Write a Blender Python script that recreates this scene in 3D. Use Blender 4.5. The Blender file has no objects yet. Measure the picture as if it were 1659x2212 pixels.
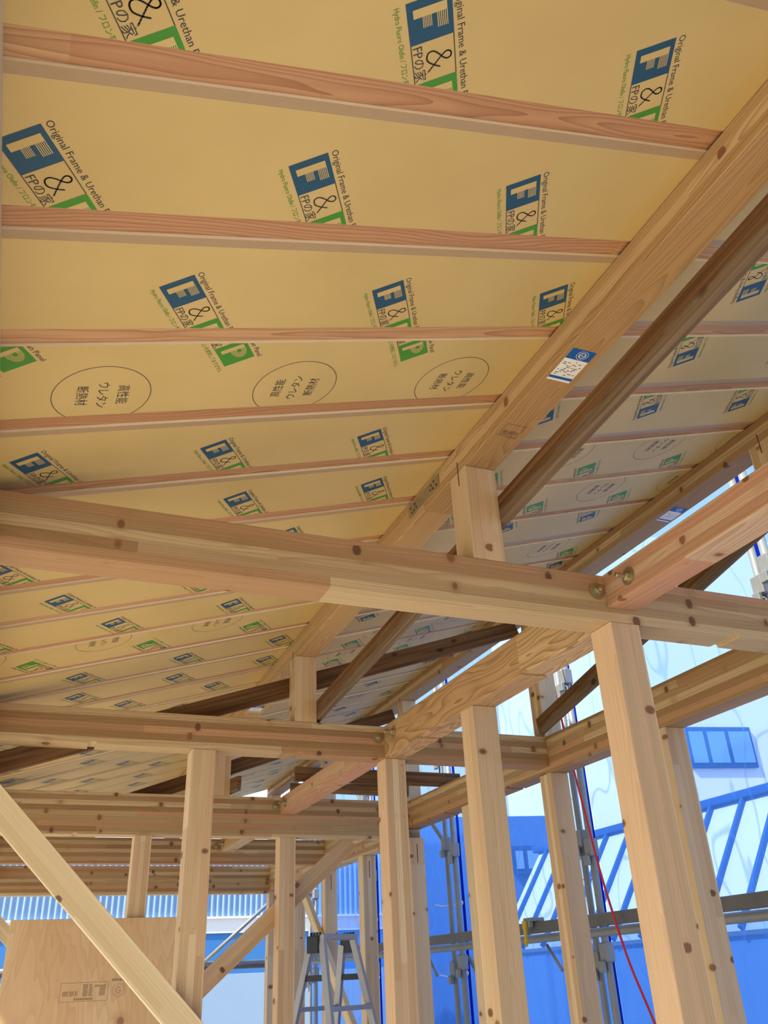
import bpy, bmesh, math, random
from mathutils import Vector, Matrix

random.seed(7)
scene = bpy.context.scene
C = scene.collection

# ------------------------------------------------------------------ camera
IMG_W, IMG_H = 1659, 2212
FPX, YAW, PITCH, ROLL = 1820.26, math.radians(23.170), math.radians(28.863), math.radians(-2.692)
cam = bpy.data.cameras.new('camera')
cam.sensor_fit = 'HORIZONTAL'
cam.sensor_width = 36.0
cam.lens = FPX * 36.0 / IMG_W
cam.clip_start = 0.02
cam.clip_end = 300
cam_o = bpy.data.objects.new('camera', cam)
C.objects.link(cam_o)
fw = Vector((math.sin(YAW) * math.cos(PITCH), math.cos(YAW) * math.cos(PITCH), math.sin(PITCH)))
rt0 = Vector((math.cos(YAW), -math.sin(YAW), 0))
up0 = rt0.cross(fw)
rt = math.cos(ROLL) * rt0 + math.sin(ROLL) * up0
up = -math.sin(ROLL) * rt0 + math.cos(ROLL) * up0
cam_o.matrix_world = Matrix((rt, up, -fw)).transposed().to_4x4()
scene.camera = cam_o

# ------------------------------------------------------------------ world, sun, exposure
SKY_STRENGTH = 1.25
SUN_STRENGTH = 7.0
world = bpy.data.worlds.new('sky')
scene.world = world
world.use_nodes = True
nt = world.node_tree
nt.nodes.clear()
wo = nt.nodes.new('ShaderNodeOutputWorld')
bg = nt.nodes.new('ShaderNodeBackground')
tc = nt.nodes.new('ShaderNodeTexCoord')
sx = nt.nodes.new('ShaderNodeSeparateXYZ')
rp = nt.nodes.new('ShaderNodeValToRGB')
rp.color_ramp.elements[0].position = 0.0
rp.color_ramp.elements[0].color = (0.93, 0.96, 1.0, 1)
rp.color_ramp.elements[1].position = 0.9
rp.color_ramp.elements[1].color = (0.50, 0.70, 1.0, 1)
nt.links.new(tc.outputs['Generated'], sx.inputs[0])
nt.links.new(sx.outputs['Z'], rp.inputs[0])
nt.links.new(rp.outputs[0], bg.inputs['Color'])
bg.inputs['Strength'].default_value = SKY_STRENGTH
nt.links.new(bg.outputs[0], wo.inputs[0])

sun = bpy.data.lights.new('sun_offscreen', 'SUN')
sun.energy = SUN_STRENGTH
sun.angle = math.radians(2)
sun.color = (1.0, 0.93, 0.80)
sun_o = bpy.data.objects.new('sun_offscreen', sun)
C.objects.link(sun_o)
SUN_FROM = Vector((-1.0, -0.30, 1.20)).normalized()
sun_o.rotation_euler = SUN_FROM.to_track_quat('Z', 'Y').to_euler()
sun_o.location = SUN_FROM * 20

scene.view_settings.view_transform = 'Standard'
scene.view_settings.look = 'None'
scene.view_settings.gamma = 1.0
scene.view_settings.use_curve_mapping = False
scene.view_settings.exposure = 0.22

# ------------------------------------------------------------------ materials
class N:
    """tiny node helper"""
    def __init__(s, name):
        s.m = bpy.data.materials.new(name)
        s.m.use_nodes = True
        s.t = s.m.node_tree
        s.t.nodes.clear()
        s.out = s.t.nodes.new('ShaderNodeOutputMaterial')
    def n(s, kind, **kw):
        x = s.t.nodes.new('ShaderNode' + kind)
        for k, v in kw.items():
            setattr(x, k, v)
        return x
    def put(s, sock, v):
        if hasattr(v, 'is_linked') or isinstance(v, bpy.types.NodeSocket):
            s.t.links.new(v, sock)
        else:
            sock.default_value = v
    def math(s, op, a, b=None, c=None, clamp=False):
        x = s.n('Math', operation=op, use_clamp=clamp)
        s.put(x.inputs[0], a)
        if b is not None: s.put(x.inputs[1], b)
        if c is not None: s.put(x.inputs[2], c)
        return x.outputs[0]
    def vmath(s, op, a, b=None):
        x = s.n('VectorMath', operation=op)
        s.put(x.inputs[0], a)
        if b is not None: s.put(x.inputs[1], b)
        return x.outputs['Value'] if op in ('LENGTH', 'DOT_PRODUCT', 'DISTANCE') else x.outputs[0]
    def mix(s, f, a, b, blend='MIX'):
        x = s.n('Mix', data_type='RGBA', blend_type=blend)
        s.put(x.inputs[0], f)
        s.put(x.inputs[6], a)
        s.put(x.inputs[7], b)
        return x.outputs[2]
    def noise(s, vec, scale=1.0, detail=3.0, rough=0.5):
        x = s.n('TexNoise')
        s.put(x.inputs['Vector'], vec)
        x.inputs['Scale'].default_value = scale
        x.inputs['Detail'].default_value = detail
        x.inputs['Roughness'].default_value = rough
        return x.outputs['Fac']
    def comb(s, x_, y_, z_):
        x = s.n('CombineXYZ')
        s.put(x.inputs[0], x_); s.put(x.inputs[1], y_); s.put(x.inputs[2], z_)
        return x.outputs[0]
    def sep(s, v):
        x = s.n('SeparateXYZ')
        s.put(x.inputs[0], v)
        return x.outputs
    def smooth(s, v, a, b):
        x = s.n('MapRange', interpolation_type='SMOOTHSTEP')
        s.put(x.inputs[0], v)
        x.inputs[1].default_value = a; x.inputs[2].default_value = b
        x.inputs[3].default_value = 0; x.inputs[4].default_value = 1
        return x.outputs[0]
    def bsdf(s, col, rough=0.6, metal=0.0, spec=0.3, bump=None, bump_d=0.001, bump_s=0.3):
        b = s.n('BsdfPrincipled')
        s.put(b.inputs['Base Color'], col)
        s.put(b.inputs['Roughness'], rough)
        b.inputs['Metallic'].default_value = metal
        b.inputs['Specular IOR Level'].default_value = spec
        if bump is not None:
            k = s.n('Bump')
            k.inputs['Strength'].default_value = bump_s
            k.inputs['Distance'].default_value = bump_d
            s.put(k.inputs['Height'], bump)
            s.t.links.new(k.outputs[0], b.inputs['Normal'])
        s.t.links.new(b.outputs[0], s.out.inputs[0])
        return b

def rgb(r, g, b):
    return (r, g, b, 1)

def wood(name, light, dark, ringcol, lam=0.03, ring=0.0065, ringamt=0.45, knots=0.35, knotcol=(0.10, 0.045, 0.02), rough=0.62, tonevar=1.0, seed=0.0, red=None, wander=0.045, alt=0.4):
    """laminated timber: local x runs along the piece, local z across the laminations"""
    k = N(name)
    co = k.n('TexCoord').outputs['Object']
    rnd = k.n('ObjectInfo').outputs['Random']
    x, y, z = k.sep(co)
    lamf = k.math('ADD', k.math('DIVIDE', z, lam), 0.52)
    lamid = k.math('FLOOR', lamf)
    # finger joints: every lamina is made of lengths of its own
    wn0 = k.n('TexWhiteNoise', noise_dimensions='2D')
    k.put(wn0.inputs['Vector'], k.comb(lamid, k.math('MULTIPLY', rnd, 371.3), 0.0))
    joint = k.math('FLOOR', k.math('ADD', k.math('MULTIPLY', x, 0.55), k.math('MULTIPLY', wn0.outputs['Value'], 9.0)))
    wn = k.n('TexWhiteNoise', noise_dimensions='4D')
    k.put(wn.inputs['Vector'], k.comb(lamid, k.math('MULTIPLY', rnd, 91.7), joint))
    wn.inputs['W'].default_value = seed
    wr, wg, wb = k.sep(wn.outputs['Color'])
    # growth rings
    off = k.math('MULTIPLY', rnd, 40.0)
    drift = k.noise(k.comb(k.math('ADD', k.math('MULTIPLY', x, 1.3), off), k.math('ADD', k.math('MULTIPLY', lamid, 7.1), k.math('MULTIPLY', z, 7.0)), k.math('MULTIPLY', y, 9.0)), 1.0, 2.0)
    py = k.math('ADD', y, k.math('MULTIPLY', k.math('SUBTRACT', wr, 0.5), 0.10))
    pz = k.math('ADD', k.math('SUBTRACT', z, k.math('MULTIPLY', lamid, lam)), k.math('ADD', 0.012, k.math('MULTIPLY', wg, 0.05)))
    rad = k.math('SQRT', k.math('ADD', k.math('MULTIPLY', py, py), k.math('MULTIPLY', pz, pz)))
    rad = k.math('ADD', rad, k.math('MULTIPLY', drift, wander))
    ph = k.math('FRACT', k.math('DIVIDE', rad, ring))
    rings = k.math('POWER', ph, 2.2)
    fine = k.noise(k.comb(k.math('ADD', k.math('MULTIPLY', x, 2.5), off), k.math('MULTIPLY', y, 160.0), k.math('MULTIPLY', z, 160.0)), 1.0, 3.0)
    broad = k.noise(k.comb(k.math('ADD', k.math('MULTIPLY', x, 0.9), off), k.math('MULTIPLY', y, 14.0), k.math('MULTIPLY', z, 14.0)), 1.0, 2.0)
    par = k.math('ABSOLUTE', k.math('MODULO', lamid, 2.0))
    tone = k.math('MULTIPLY', k.math('ADD', k.math('MULTIPLY', k.smooth(wb, 0.15, 0.95), 1.0 - alt), k.math('MULTIPLY', par, alt)), tonevar)
    lamtone = k.mix(k.math('GREATER_THAN', wg, 0.62), rgb(*light), rgb(*(red or light)))
    base = k.mix(k.math('ADD', k.math('MULTIPLY', tone, 0.95), k.math('MULTIPLY', k.math('SUBTRACT', broad, 0.5), 0.55), clamp=True), lamtone, rgb(*dark))
    col = k.mix(k.math('MULTIPLY', rings, ringamt), base, k.mix(0.75, base, rgb(*ringcol)))
    col = k.mix(k.math('MULTIPLY', k.smooth(fine, 0.35, 0.75), 0.22), col, rgb(*ringcol))
    # lamina glue lines
    gl = k.math('ABSOLUTE', k.math('SUBTRACT', k.math('FRACT', lamf), 0.02))
    col = k.mix(k.math('MULTIPLY', k.math('LESS_THAN', gl, 0.03), 0.25), col, rgb(*ringcol))
    # knots
    if knots > 0:
        S = Vector((3.4, 9.0, 1.0 / lam))
        p = k.comb(k.math('ADD', k.math('MULTIPLY', x, S.x), off), k.math('MULTIPLY', y, S.y), lamf)
        vo = k.n('TexVoronoi', voronoi_dimensions='3D', feature='F1')
        k.put(vo.inputs['Vector'], p)
        vo.inputs['Scale'].default_value = 1.0
        vo.inputs['Randomness'].default_value = 0.85
        d = k.vmath('SUBTRACT', p, vo.outputs['Position'])
        d = k.vmath('MULTIPLY', d, (1 / S.x * 0.75, 1 / S.y * 0.5, 1 / S.z * 0.55))
        dd = k.vmath('LENGTH', d)
        cr, cg, cb = k.sep(vo.outputs['Color'])
        size = k.math('ADD', 0.0045, k.math('MULTIPLY', cg, 0.0095))
        has = k.math('LESS_THAN', cr, knots)
        core = k.math('MULTIPLY', k.math('SUBTRACT', 1.0, k.smooth(k.math('DIVIDE', dd, size), 0.75, 1.15)), has)
        halo = k.math('MULTIPLY', k.math('SUBTRACT', 1.0, k.smooth(k.math('DIVIDE', dd, size), 0.9, 2.6)), has)
        col = k.mix(k.math('MULTIPLY', halo, 0.45), col, rgb(*dark))
        col = k.mix(k.math('MULTIPLY', core, 0.9), col, k.mix(cb, rgb(*knotcol), rgb(knotcol[0] * 2.6, knotcol[1] * 2.4, knotcol[2] * 2.2)))
    k.bsdf(col, rough=rough, spec=0.25, bump=k.math('ADD', rings, fine), bump_d=0.0006, bump_s=0.25)
    return k.m

M = {}
M['glulam'] = wood('glulam_timber', (0.66, 0.50, 0.275), (0.33, 0.195, 0.085), (0.22, 0.12, 0.045), ringamt=0.5, knots=0.45, tonevar=1.1, red=(0.56, 0.325, 0.165), alt=0.55)
M['redlam'] = wood('reddish_glulam_timber', (0.62, 0.44, 0.275), (0.45, 0.25, 0.145), (0.30, 0.13, 0.06), ring=0.009, ringamt=0.6, knots=0.4, red=(0.58, 0.31, 0.175), wander=0.07)
M['post'] = wood('post_timber', (0.75, 0.59, 0.37), (0.54, 0.37, 0.20), (0.38, 0.23, 0.11), ringamt=0.38, knots=0.36, red=(0.70, 0.49, 0.30))
M['purlin'] = wood('purlin_timber', (0.66, 0.47, 0.235), (0.47, 0.29, 0.125), (0.26, 0.13, 0.045), ring=0.0068, ringamt=0.85, knots=0.12, wander=0.10)
M['wavy'] = wood('wavy_grained_timber', (0.62, 0.42, 0.205), (0.53, 0.33, 0.15), (0.22, 0.11, 0.04), lam=0.3, alt=0.0, ring=0.011, ringamt=1.0, knots=0.2, wander=0.16)
M['pale'] = wood('pale_pine', (0.80, 0.67, 0.42), (0.66, 0.51, 0.28), (0.48, 0.33, 0.15), lam=0.026, ringamt=0.35, knots=0.28)
M['pink'] = wood('pink_cedar', (0.58, 0.345, 0.175), (0.48, 0.25, 0.115), (0.25, 0.10, 0.04), lam=0.2, alt=0.0, ring=0.010, ringamt=0.85, knots=0.35, tonevar=0.9, red=(0.53, 0.285, 0.15), wander=0.12)

def weathered(name):
    k = N(name)
    co = k.n('TexCoord').outputs['Object']
    rnd = k.n('ObjectInfo').outputs['Random']
    x, y, z = k.sep(co)
    off = k.math('MULTIPLY', rnd, 60.0)
    g = k.noise(k.comb(k.math('ADD', k.math('MULTIPLY', x, 1.6), off), k.math('MULTIPLY', y, 60.0), k.math('MULTIPLY', z, 60.0)), 1.0, 4.0)
    col = k.mix(k.smooth(g, 0.3, 0.7), rgb(0.085, 0.038, 0.014), rgb(0.22, 0.115, 0.045))
    # grey weathering along the lower side, with a ragged border
    b = k.noise(k.comb(k.math('ADD', k.math('MULTIPLY', x, 7.0), off), k.math('MULTIPLY', z, 10.0), 0.0), 1.0, 4.0)
    edge = k.math('ADD', k.math('MULTIPLY', z, 26.0), k.math('MULTIPLY', k.math('SUBTRACT', b, 0.5), 2.2))
    f = k.math('SUBTRACT', 1.0, k.smooth(edge, -0.45, -0.1))
    grey = k.mix(k.smooth(g, 0.35, 0.65), rgb(0.15, 0.115, 0.075), rgb(0.225, 0.18, 0.125))
    has = k.math('GREATER_THAN', k.math('FRACT', k.math('MULTIPLY', rnd, 7.31)), 0.35)
    col = k.mix(k.math('MULTIPLY', f, k.math('MULTIPLY', has, 0.6)), col, grey)
    S = (1.5, 8.0, 9.0)
    p = k.comb(k.math('ADD', k.math('MULTIPLY', x, S[0]), off), k.math('MULTIPLY', y, S[1]), k.math('MULTIPLY', z, S[2]))
    vo = k.n('TexVoronoi', feature='F1')
    k.put(vo.inputs['Vector'], p)
    vo.inputs['Scale'].default_value = 1.0
    d = k.vmath('MULTIPLY', k.vmath('SUBTRACT', p, vo.outputs['Position']), (0.55 / S[0], 0.4 / S[1], 1 / S[2]))
    core = k.math('SUBTRACT', 1.0, k.smooth(k.vmath('LENGTH', d), 0.008, 0.018))
    col = k.mix(k.math('MULTIPLY', core, 0.85), col, rgb(0.03, 0.010, 0.005))
    k.bsdf(col, rough=0.75, spec=0.2, bump=g, bump_d=0.001, bump_s=0.4)
    return k.m
M['brown'] = weathered('weathered_board')

def plain(name, col, rough=0.6, metal=0.0, var=0.0, scale=8.0, spec=0.3, bump=0.0):
    k = N(name)
    c = rgb(*col)
    nz = None
    if var > 0:
        nz = k.noise(k.n('TexCoord').outputs['Object'], scale, 5.0, 0.6)
        c = k.mix(nz, rgb(*[max(0, v * (1 - var)) for v in col]), rgb(*[min(1, v * (1 + var)) for v in col]))
    k.bsdf(c, rough=rough, metal=metal, spec=spec, bump=nz if bump else None, bump_d=bump)
    return k.m

def paper():
    k = N('kraft_paper_facing')
    co = k.n('TexCoord').outputs['Object']
    x, y, z = k.sep(co)
    g = k.noise(k.comb(k.math('MULTIPLY', x, 3.0), k.math('MULTIPLY', y, 3.0), k.n('ObjectInfo').outputs['Random']), 1.0, 4.0)
    f = k.noise(co, 420.0, 2.0)
    col = k.mix(k.smooth(g, 0.3, 0.7), rgb(0.545, 0.39, 0.15), rgb(0.60, 0.435, 0.175))
    col = k.mix(k.math('MULTIPLY', k.smooth(f, 0.45, 0.7), 0.12), col, rgb(0.42, 0.31, 0.15))
    # faint creases in the paper
    w = k.noise(k.comb(k.math('MULTIPLY', x, 1.1), k.math('ADD', k.math('MULTIPLY', y, 9.0), k.math('MULTIPLY', k.n('ObjectInfo').outputs['Random'], 30.0)), 0.0), 1.0, 1.0)
    k.bsdf(col, rough=0.55, spec=0.25, bump=w, bump_d=0.004, bump_s=0.25)
    return k.m
M['paper'] = paper()
M['tape'] = plain('edge_tape', (0.41, 0.285, 0.16), 0.5, var=0.06, scale=30)
M['foam'] = plain('pale_urethane_foam', (0.92, 0.80, 0.56), 0.8)
M['ink_black'] = plain('black_ink', (0.045, 0.045, 0.05), 0.6)
M['ink_blue'] = plain('blue_ink', (0.022, 0.080, 0.135), 0.55)
M['ink_green'] = plain('green_ink', (0.06, 0.25, 0.03), 0.55)
M['steel'] = plain('galvanised_steel', (0.27, 0.28, 0.275), 0.5, metal=0.25, var=0.18, scale=14)
M['steel_dark'] = plain('dark_scaffold_steel', (0.16, 0.16, 0.155), 0.55, metal=0.4, var=0.25, scale=10)
M['zinc'] = plain('zinc_plated_steel', (0.46, 0.40, 0.26), 0.35, metal=0.85, var=0.15, scale=40)
M['plate'] = plain('nail_plate_steel', (0.40, 0.36, 0.24), 0.35, metal=0.7, var=0.15, scale=30)
M['nail'] = plain('dark_nail_head', (0.10, 0.07, 0.06), 0.3, metal=0.8)
M['alu'] = plain('aluminium', (0.36, 0.36, 0.36), 0.42, metal=0.5, var=0.08, scale=20)
M['black_plastic'] = plain('dark_plastic', (0.025, 0.03, 0.045), 0.45)
M['yellow'] = plain('yellow_paint', (0.62, 0.42, 0.02), 0.45, var=0.1, scale=40)
M['red'] = plain('red_cord', (0.62, 0.03, 0.04), 0.5)
M['white_cord'] = plain('white_cord', (0.75, 0.78, 0.78), 0.6)
M['sticker'] = plain('white_sticker', (0.80, 0.78, 0.74), 0.45)
M['sticker_blue'] = plain('blue_sticker_print', (0.010, 0.10, 0.36), 0.45)
M['stamp'] = plain('brown_stamp_ink', (0.16, 0.085, 0.04), 0.7)
M['stamp_faint'] = plain('faint_stamp_ink', (0.30, 0.20, 0.115), 0.7)
M['slit'] = plain('sawn_slot', (0.10, 0.055, 0.03), 0.9)
M['wall_white'] = plain('white_render', (0.86, 0.87, 0.88), 0.8, var=0.03, scale=2)
M['wall_blue'] = plain('blue_cladding', (0.055, 0.22, 0.56), 0.6, var=0.06, scale=1.5)
M['wall_mid'] = plain('mid_blue_cladding', (0.16, 0.32, 0.56), 0.7, var=0.03, scale=3)
M['wall_pale'] = plain('pale_blue_cladding', (0.34, 0.48, 0.64), 0.6, var=0.03, scale=3)
M['corr'] = plain('blue_corrugated_sheet', (0.26, 0.42, 0.67), 0.35, var=0.03, scale=4)
M['roof_metal'] = plain('pale_metal_roof', (0.62, 0.66, 0.70), 0.5, var=0.04, scale=2)
M['seam'] = plain('dark_roof_seam', (0.02, 0.09, 0.30), 0.5)
M['frame_dark'] = plain('dark_window_frame', (0.008, 0.05, 0.20), 0.5)
M['glass'] = plain('window_glass', (0.16, 0.34, 0.62), 0.15, var=0.08, scale=1.5, spec=0.6)
M['block'] = plain('grey_blue_wall', (0.06, 0.15, 0.40), 0.8, var=0.06, scale=2)
M['ground'] = plain('pale_gravel_ground', (0.52, 0.47, 0.40), 0.9, var=0.15, scale=3)
M['floor_ply'] = plain('pale_floor_plywood', (0.78, 0.66, 0.46), 0.7, var=0.06, scale=3)
M['sheathing'] = plain('roof_sheathing', (0.45, 0.33, 0.2), 0.8, var=0.1)

def plywood():
    k = N('plywood')
    co = k.n('TexCoord').outputs['Object']
    x, y, z = k.sep(co)
    w = k.noise(k.comb(k.math('MULTIPLY', x, 4.0), k.math('MULTIPLY', z, 1.0), 3.0), 1.0, 3.0, 0.55)
    rings = k.math('POWER', k.math('FRACT', k.math('MULTIPLY', w, 16.0)), 1.8)
    f = k.noise(k.comb(k.math('MULTIPLY', x, 90.0), k.math('MULTIPLY', z, 3.0), 0.0), 1.0, 3.0)
    col = k.mix(k.smooth(w, 0.3, 0.7), rgb(0.66, 0.44, 0.23), rgb(0.74, 0.54, 0.31))
    col = k.mix(k.math('MULTIPLY', rings, 0.38), col, rgb(0.50, 0.28, 0.13))
    col = k.mix(k.math('MULTIPLY', k.smooth(f, 0.4, 0.75), 0.15), col, rgb(0.52, 0.30, 0.14))
    p = k.comb(k.math('MULTIPLY', x, 3.4), 0.0, k.math('MULTIPLY', z, 3.0))
    vo = k.n('TexVoronoi', feature='F1')
    k.put(vo.inputs['Vector'], p)
    vo.inputs['Scale'].default_value = 1.0
    dd = k.math('DIVIDE', vo.outputs['Distance'], k.math('ADD', 0.03, k.math('MULTIPLY', k.sep(vo.outputs['Color'])[1], 0.05)))
    core = k.math('SUBTRACT', 1.0, k.smooth(dd, 0.6, 1.1))
    halo = k.math('SUBTRACT', 1.0, k.smooth(dd, 0.9, 2.6))
    has = k.math('LESS_THAN', k.sep(vo.outputs['Color'])[0], 0.6)
    col = k.mix(k.math('MULTIPLY', k.math('MULTIPLY', halo, has), 0.4), col, rgb(0.45, 0.22, 0.10))
    col = k.mix(k.math('MULTIPLY', k.math('MULTIPLY', core, has), 0.7), col, rgb(0.24, 0.09, 0.04))
    k.bsdf(col, rough=0.6, spec=0.25)
    return k.m
M['plywood'] = plywood()

def tarp(name, tint, haze, hazecol):
    """thin blue polyethylene sheeting: what stands behind shows through, tinted"""
    k = N(name)
    co = k.n('TexCoord').outputs['Object']
    x, y, z = k.sep(co)
    nz = k.noise(k.comb(k.math('MULTIPLY', x, 2.0), k.math('MULTIPLY', y, 1.5), k.math('MULTIPLY', z, 0.45)), 1.0, 1.5, 0.4)
    cr = k.noise(k.comb(k.math('MULTIPLY', x, 5.0), k.math('MULTIPLY', y, 3.2), k.math('MULTIPLY', z, 1.5)), 1.0, 1.0, 0.4)
    crease = k.math('SUBTRACT', 1.0, k.smooth(k.math('ABSOLUTE', k.math('SUBTRACT', cr, 0.5)), 0.0, 0.018))
    tr = k.n('BsdfTransparent')
    k.put(tr.inputs[0], rgb(*tint))
    tl = k.n('BsdfTranslucent')
    hz = rgb(*hazecol)
    k.put(tl.inputs[0], hz)
    df = k.n('BsdfDiffuse')
    k.put(df.inputs[0], hz)
    bump = k.n('Bump')
    bump.inputs['Strength'].default_value = 0.35
    bump.inputs['Distance'].default_value = 0.02
    k.put(bump.inputs['Height'], k.math('ADD', nz, k.math('MULTIPLY', crease, 0.3)))
    k.t.links.new(bump.outputs[0], tl.inputs['Normal'])
    k.t.links.new(bump.outputs[0], df.inputs['Normal'])
    m1 = k.n('MixShader')
    m1.inputs[0].default_value = 0.3
    k.t.links.new(tl.outputs[0], m1.inputs[1])
    k.t.links.new(df.outputs[0], m1.inputs[2])
    m2 = k.n('MixShader')
    k.put(m2.inputs[0], k.math('ADD', k.math('MULTIPLY', crease, 0.22), haze, clamp=True))
    k.t.links.new(tr.outputs[0], m2.inputs[1])
    k.t.links.new(m1.outputs[0], m2.inputs[2])
    k.t.links.new(m2.outputs[0], k.out.inputs[0])
    return k.m
M['tarp'] = tarp('blue_sheeting', (0.56, 0.72, 0.98), 0.40, (0.10, 0.32, 0.97))
M['hem'] = tarp('blue_sheeting_double', (0.03, 0.14, 0.62), 0.5, (0.02, 0.09, 0.55))

# ------------------------------------------------------------------ object helpers
def tag(o, label, cat=None, group=None, kind=None):
    o['label'] = label
    if cat: o['category'] = cat
    if group: o['group'] = group
    if kind: o['kind'] = kind
    return o

def adopt(child, parent):
    child.parent = parent
    child.matrix_parent_inverse = parent.matrix_basis.inverted() if parent.parent is None else (
        (parent.parent.matrix_basis @ parent.matrix_parent_inverse @ parent.matrix_basis).inverted())
    return child

def link(name, me, mats, parent=None, mw=None):
    o = bpy.data.objects.new(name, me)
    C.objects.link(o)
    if mats and not me.materials:
        for m in (mats if isinstance(mats, (list, tuple)) else [mats]):
            me.materials.append(M[m])
    if mw is not None:
        o.matrix_basis = mw
    if parent is not None:
        adopt(o, parent)
    return o

def mesh(name, verts, faces, smooth=False, mat_idx=None):
    me = bpy.data.meshes.new(name)
    me.from_pydata(verts, [], faces)
    if mat_idx:
        for p, i in zip(me.polygons, mat_idx):
            p.material_index = i
    if smooth:
        for p in me.polygons:
            p.use_smooth = True
    me.update()
    return me

def empty(name, loc=(0, 0, 0), rz=0.0):
    o = bpy.data.objects.new(name, None)
    o.empty_display_size = 0.1
    C.objects.link(o)
    o.matrix_basis = Matrix.Translation(loc) @ Matrix.Rotation(rz, 4, 'Z')
    return o

def frame(origin, xdir, zdir):
    x = Vector(xdir).normalized()
    z = Vector(zdir)
    z = (z - x * z.dot(x)).normalized()
    y = z.cross(x)
    m = Matrix((x, y, z)).transposed().to_4x4()
    m.translation = Vector(origin)
    return m

def bm_mesh(bm, name):
    bmesh.ops.recalc_face_normals(bm, faces=bm.faces)
    me = bpy.data.meshes.new(name)
    bm.to_mesh(me)
    bm.free()
    return me

def bar_mesh(name, L, w, h, notches=(), bevel=0.0015, top=None, ends=None):
    """bar along local x from 0 to L, w across y, h across z; notches cut the bottom; top(x,y)->z offset for the top"""
    prof = [(0, -h / 2)]
    for (p, nw, nd) in sorted(notches):
        prof += [(p - nw / 2, -h / 2), (p - nw / 2, -h / 2 + nd), (p + nw / 2, -h / 2 + nd), (p + nw / 2, -h / 2)]
    prof += [(L, -h / 2), (L, h / 2), (0, h / 2)]
    if ends:   # shear the two ends so that they are cut level or plumb
        prof = [(px + (ends[0] * pz if px < 1e-6 else ends[1] * pz if px > L - 1e-6 else 0), pz) for px, pz in prof]
    bm = bmesh.new()
    a = [bm.verts.new((px, -w / 2, pz)) for px, pz in prof]
    b = [bm.verts.new((px, w / 2, pz)) for px, pz in prof]
    n = len(prof)
    bm.faces.new(a)
    bm.faces.new(b[::-1])
    for i in range(n):
        j = (i + 1) % n
        bm.faces.new((a[j], a[i], b[i], b[j]))
    if top:
        for v in bm.verts:
            if v.co.z > 0:
                v.co.z += top(v.co.x, v.co.y)
    if bevel:
        es = [e for e in bm.edges if e.calc_length() > 0.02]
        bmesh.ops.bevel(bm, geom=es, offset=bevel, segments=1, affect='EDGES', profile=0.5)
    return bm_mesh(bm, name)

def timber(name, start, d, zdir, L, w, h, mat, label=None, cat=None, group=None, parent=None, **kw):
    me = bar_mesh(name, L, w, h, **kw)
    o = link(name, me, mat, parent, frame(start, d, zdir))
    if label:
        tag(o, label, cat, group)
    return o

def tube_mesh(name, pts, r, seg=10, closed=False):
    bm = bmesh.new()
    rings = []
    pts = [Vector(p) for p in pts]
    for i, p in enumerate(pts):
        if closed:
            t = (pts[(i + 1) % len(pts)] - pts[i - 1]).normalized()
        else:
            t = (pts[min(i + 1, len(pts) - 1)] - pts[max(i - 1, 0)]).normalized()
        a = t.orthogonal().normalized() if i == 0 or abs(t.dot(rings[0][1])) > 0.99 else None
        if i == 0:
            ref = a
        u = (ref - t * ref.dot(t)).normalized()
        w_ = t.cross(u)
        ring = [bm.verts.new(p + (u * math.cos(2 * math.pi * k / seg) + w_ * math.sin(2 * math.pi * k / seg)) * r) for k in range(seg)]
        rings.append((ring, t))
    n = len(rings)
    for i in range(n if closed else n - 1):
        A, B = rings[i][0], rings[(i + 1) % n][0]
        for k in range(seg):
            bm.faces.new((A[k], A[(k + 1) % seg], B[(k + 1) % seg], B[k]))
    if not closed:
        bm.faces.new(rings[0][0][::-1])
        bm.faces.new(rings[-1][0])
    me = bm_mesh(bm, name)
    for p in me.polygons:
        p.use_smooth = len(p.vertices) == 4
    return me

def lathe_mesh(name, prof, seg=16):
    """profile [(r, z)] turned about local z"""
    vs, fs = [], []
    for r, z in prof:
        for k in range(seg):
            a = 2 * math.pi * k / seg
            vs.append((r * math.cos(a), r * math.sin(a), z))
    for i in range(len(prof) - 1):
        for k in range(seg):
            fs.append((i * seg + k, i * seg + (k + 1) % seg, (i + 1) * seg + (k + 1) % seg, (i + 1) * seg + k))
    fs.append(tuple(range(seg))[::-1])
    fs.append(tuple((len(prof) - 1) * seg + k for k in range(seg)))
    return mesh(name, vs, fs)

def box_mesh(name, x0, x1, y0, y1, z0, z1, bevel=0.0):
    bm = bmesh.new()
    bmesh.ops.create_cube(bm, size=1)
    for v in bm.verts:
        v.co = Vector((x0 if v.co.x < 0 else x1, y0 if v.co.y < 0 else y1, z0 if v.co.z < 0 else z1))
    if bevel:
        bmesh.ops.bevel(bm, geom=bm.edges[:], offset=bevel, segments=1, affect='EDGES', profile=0.5)
    return bm_mesh(bm, name)

# ------------------------------------------------------------------ dimensions of the frame (camera eye at the origin)
W = 0.105
FLOOR = -1.45
TOP = 1.06
XP, XG1, XG2, XL, XW = 1.111, 1.555, 2.465, 0.645, -0.277   # left faces of the rows along y
Y1, Y2, Y3, Y4, Y5 = 1.943, 3.763, 5.583, 7.403, 9.223      # near faces of the tie beams
YN, YF = -1.75, 9.42
TAN = 0.295
def zroof(x):
    return 1.469 + TAN * (x - XP)
EX, EY, EZ = Vector((1, 0, 0)), Vector((0, 1, 0)), Vector((0, 0, 1))

# ------------------------------------------------------------------ setting: floor, ground
tag(link('floor', box_mesh('floor', -0.30, 2.62, YN, YF, FLOOR - 0.028, FLOOR), 'floor_ply'), 'plywood floor deck of the upper storey', kind='structure')
tag(link('ground', box_mesh('ground', -60, 60, -60, 80, -4.4, -4.2), 'ground'), 'pale ground around the building site', kind='structure')

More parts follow.
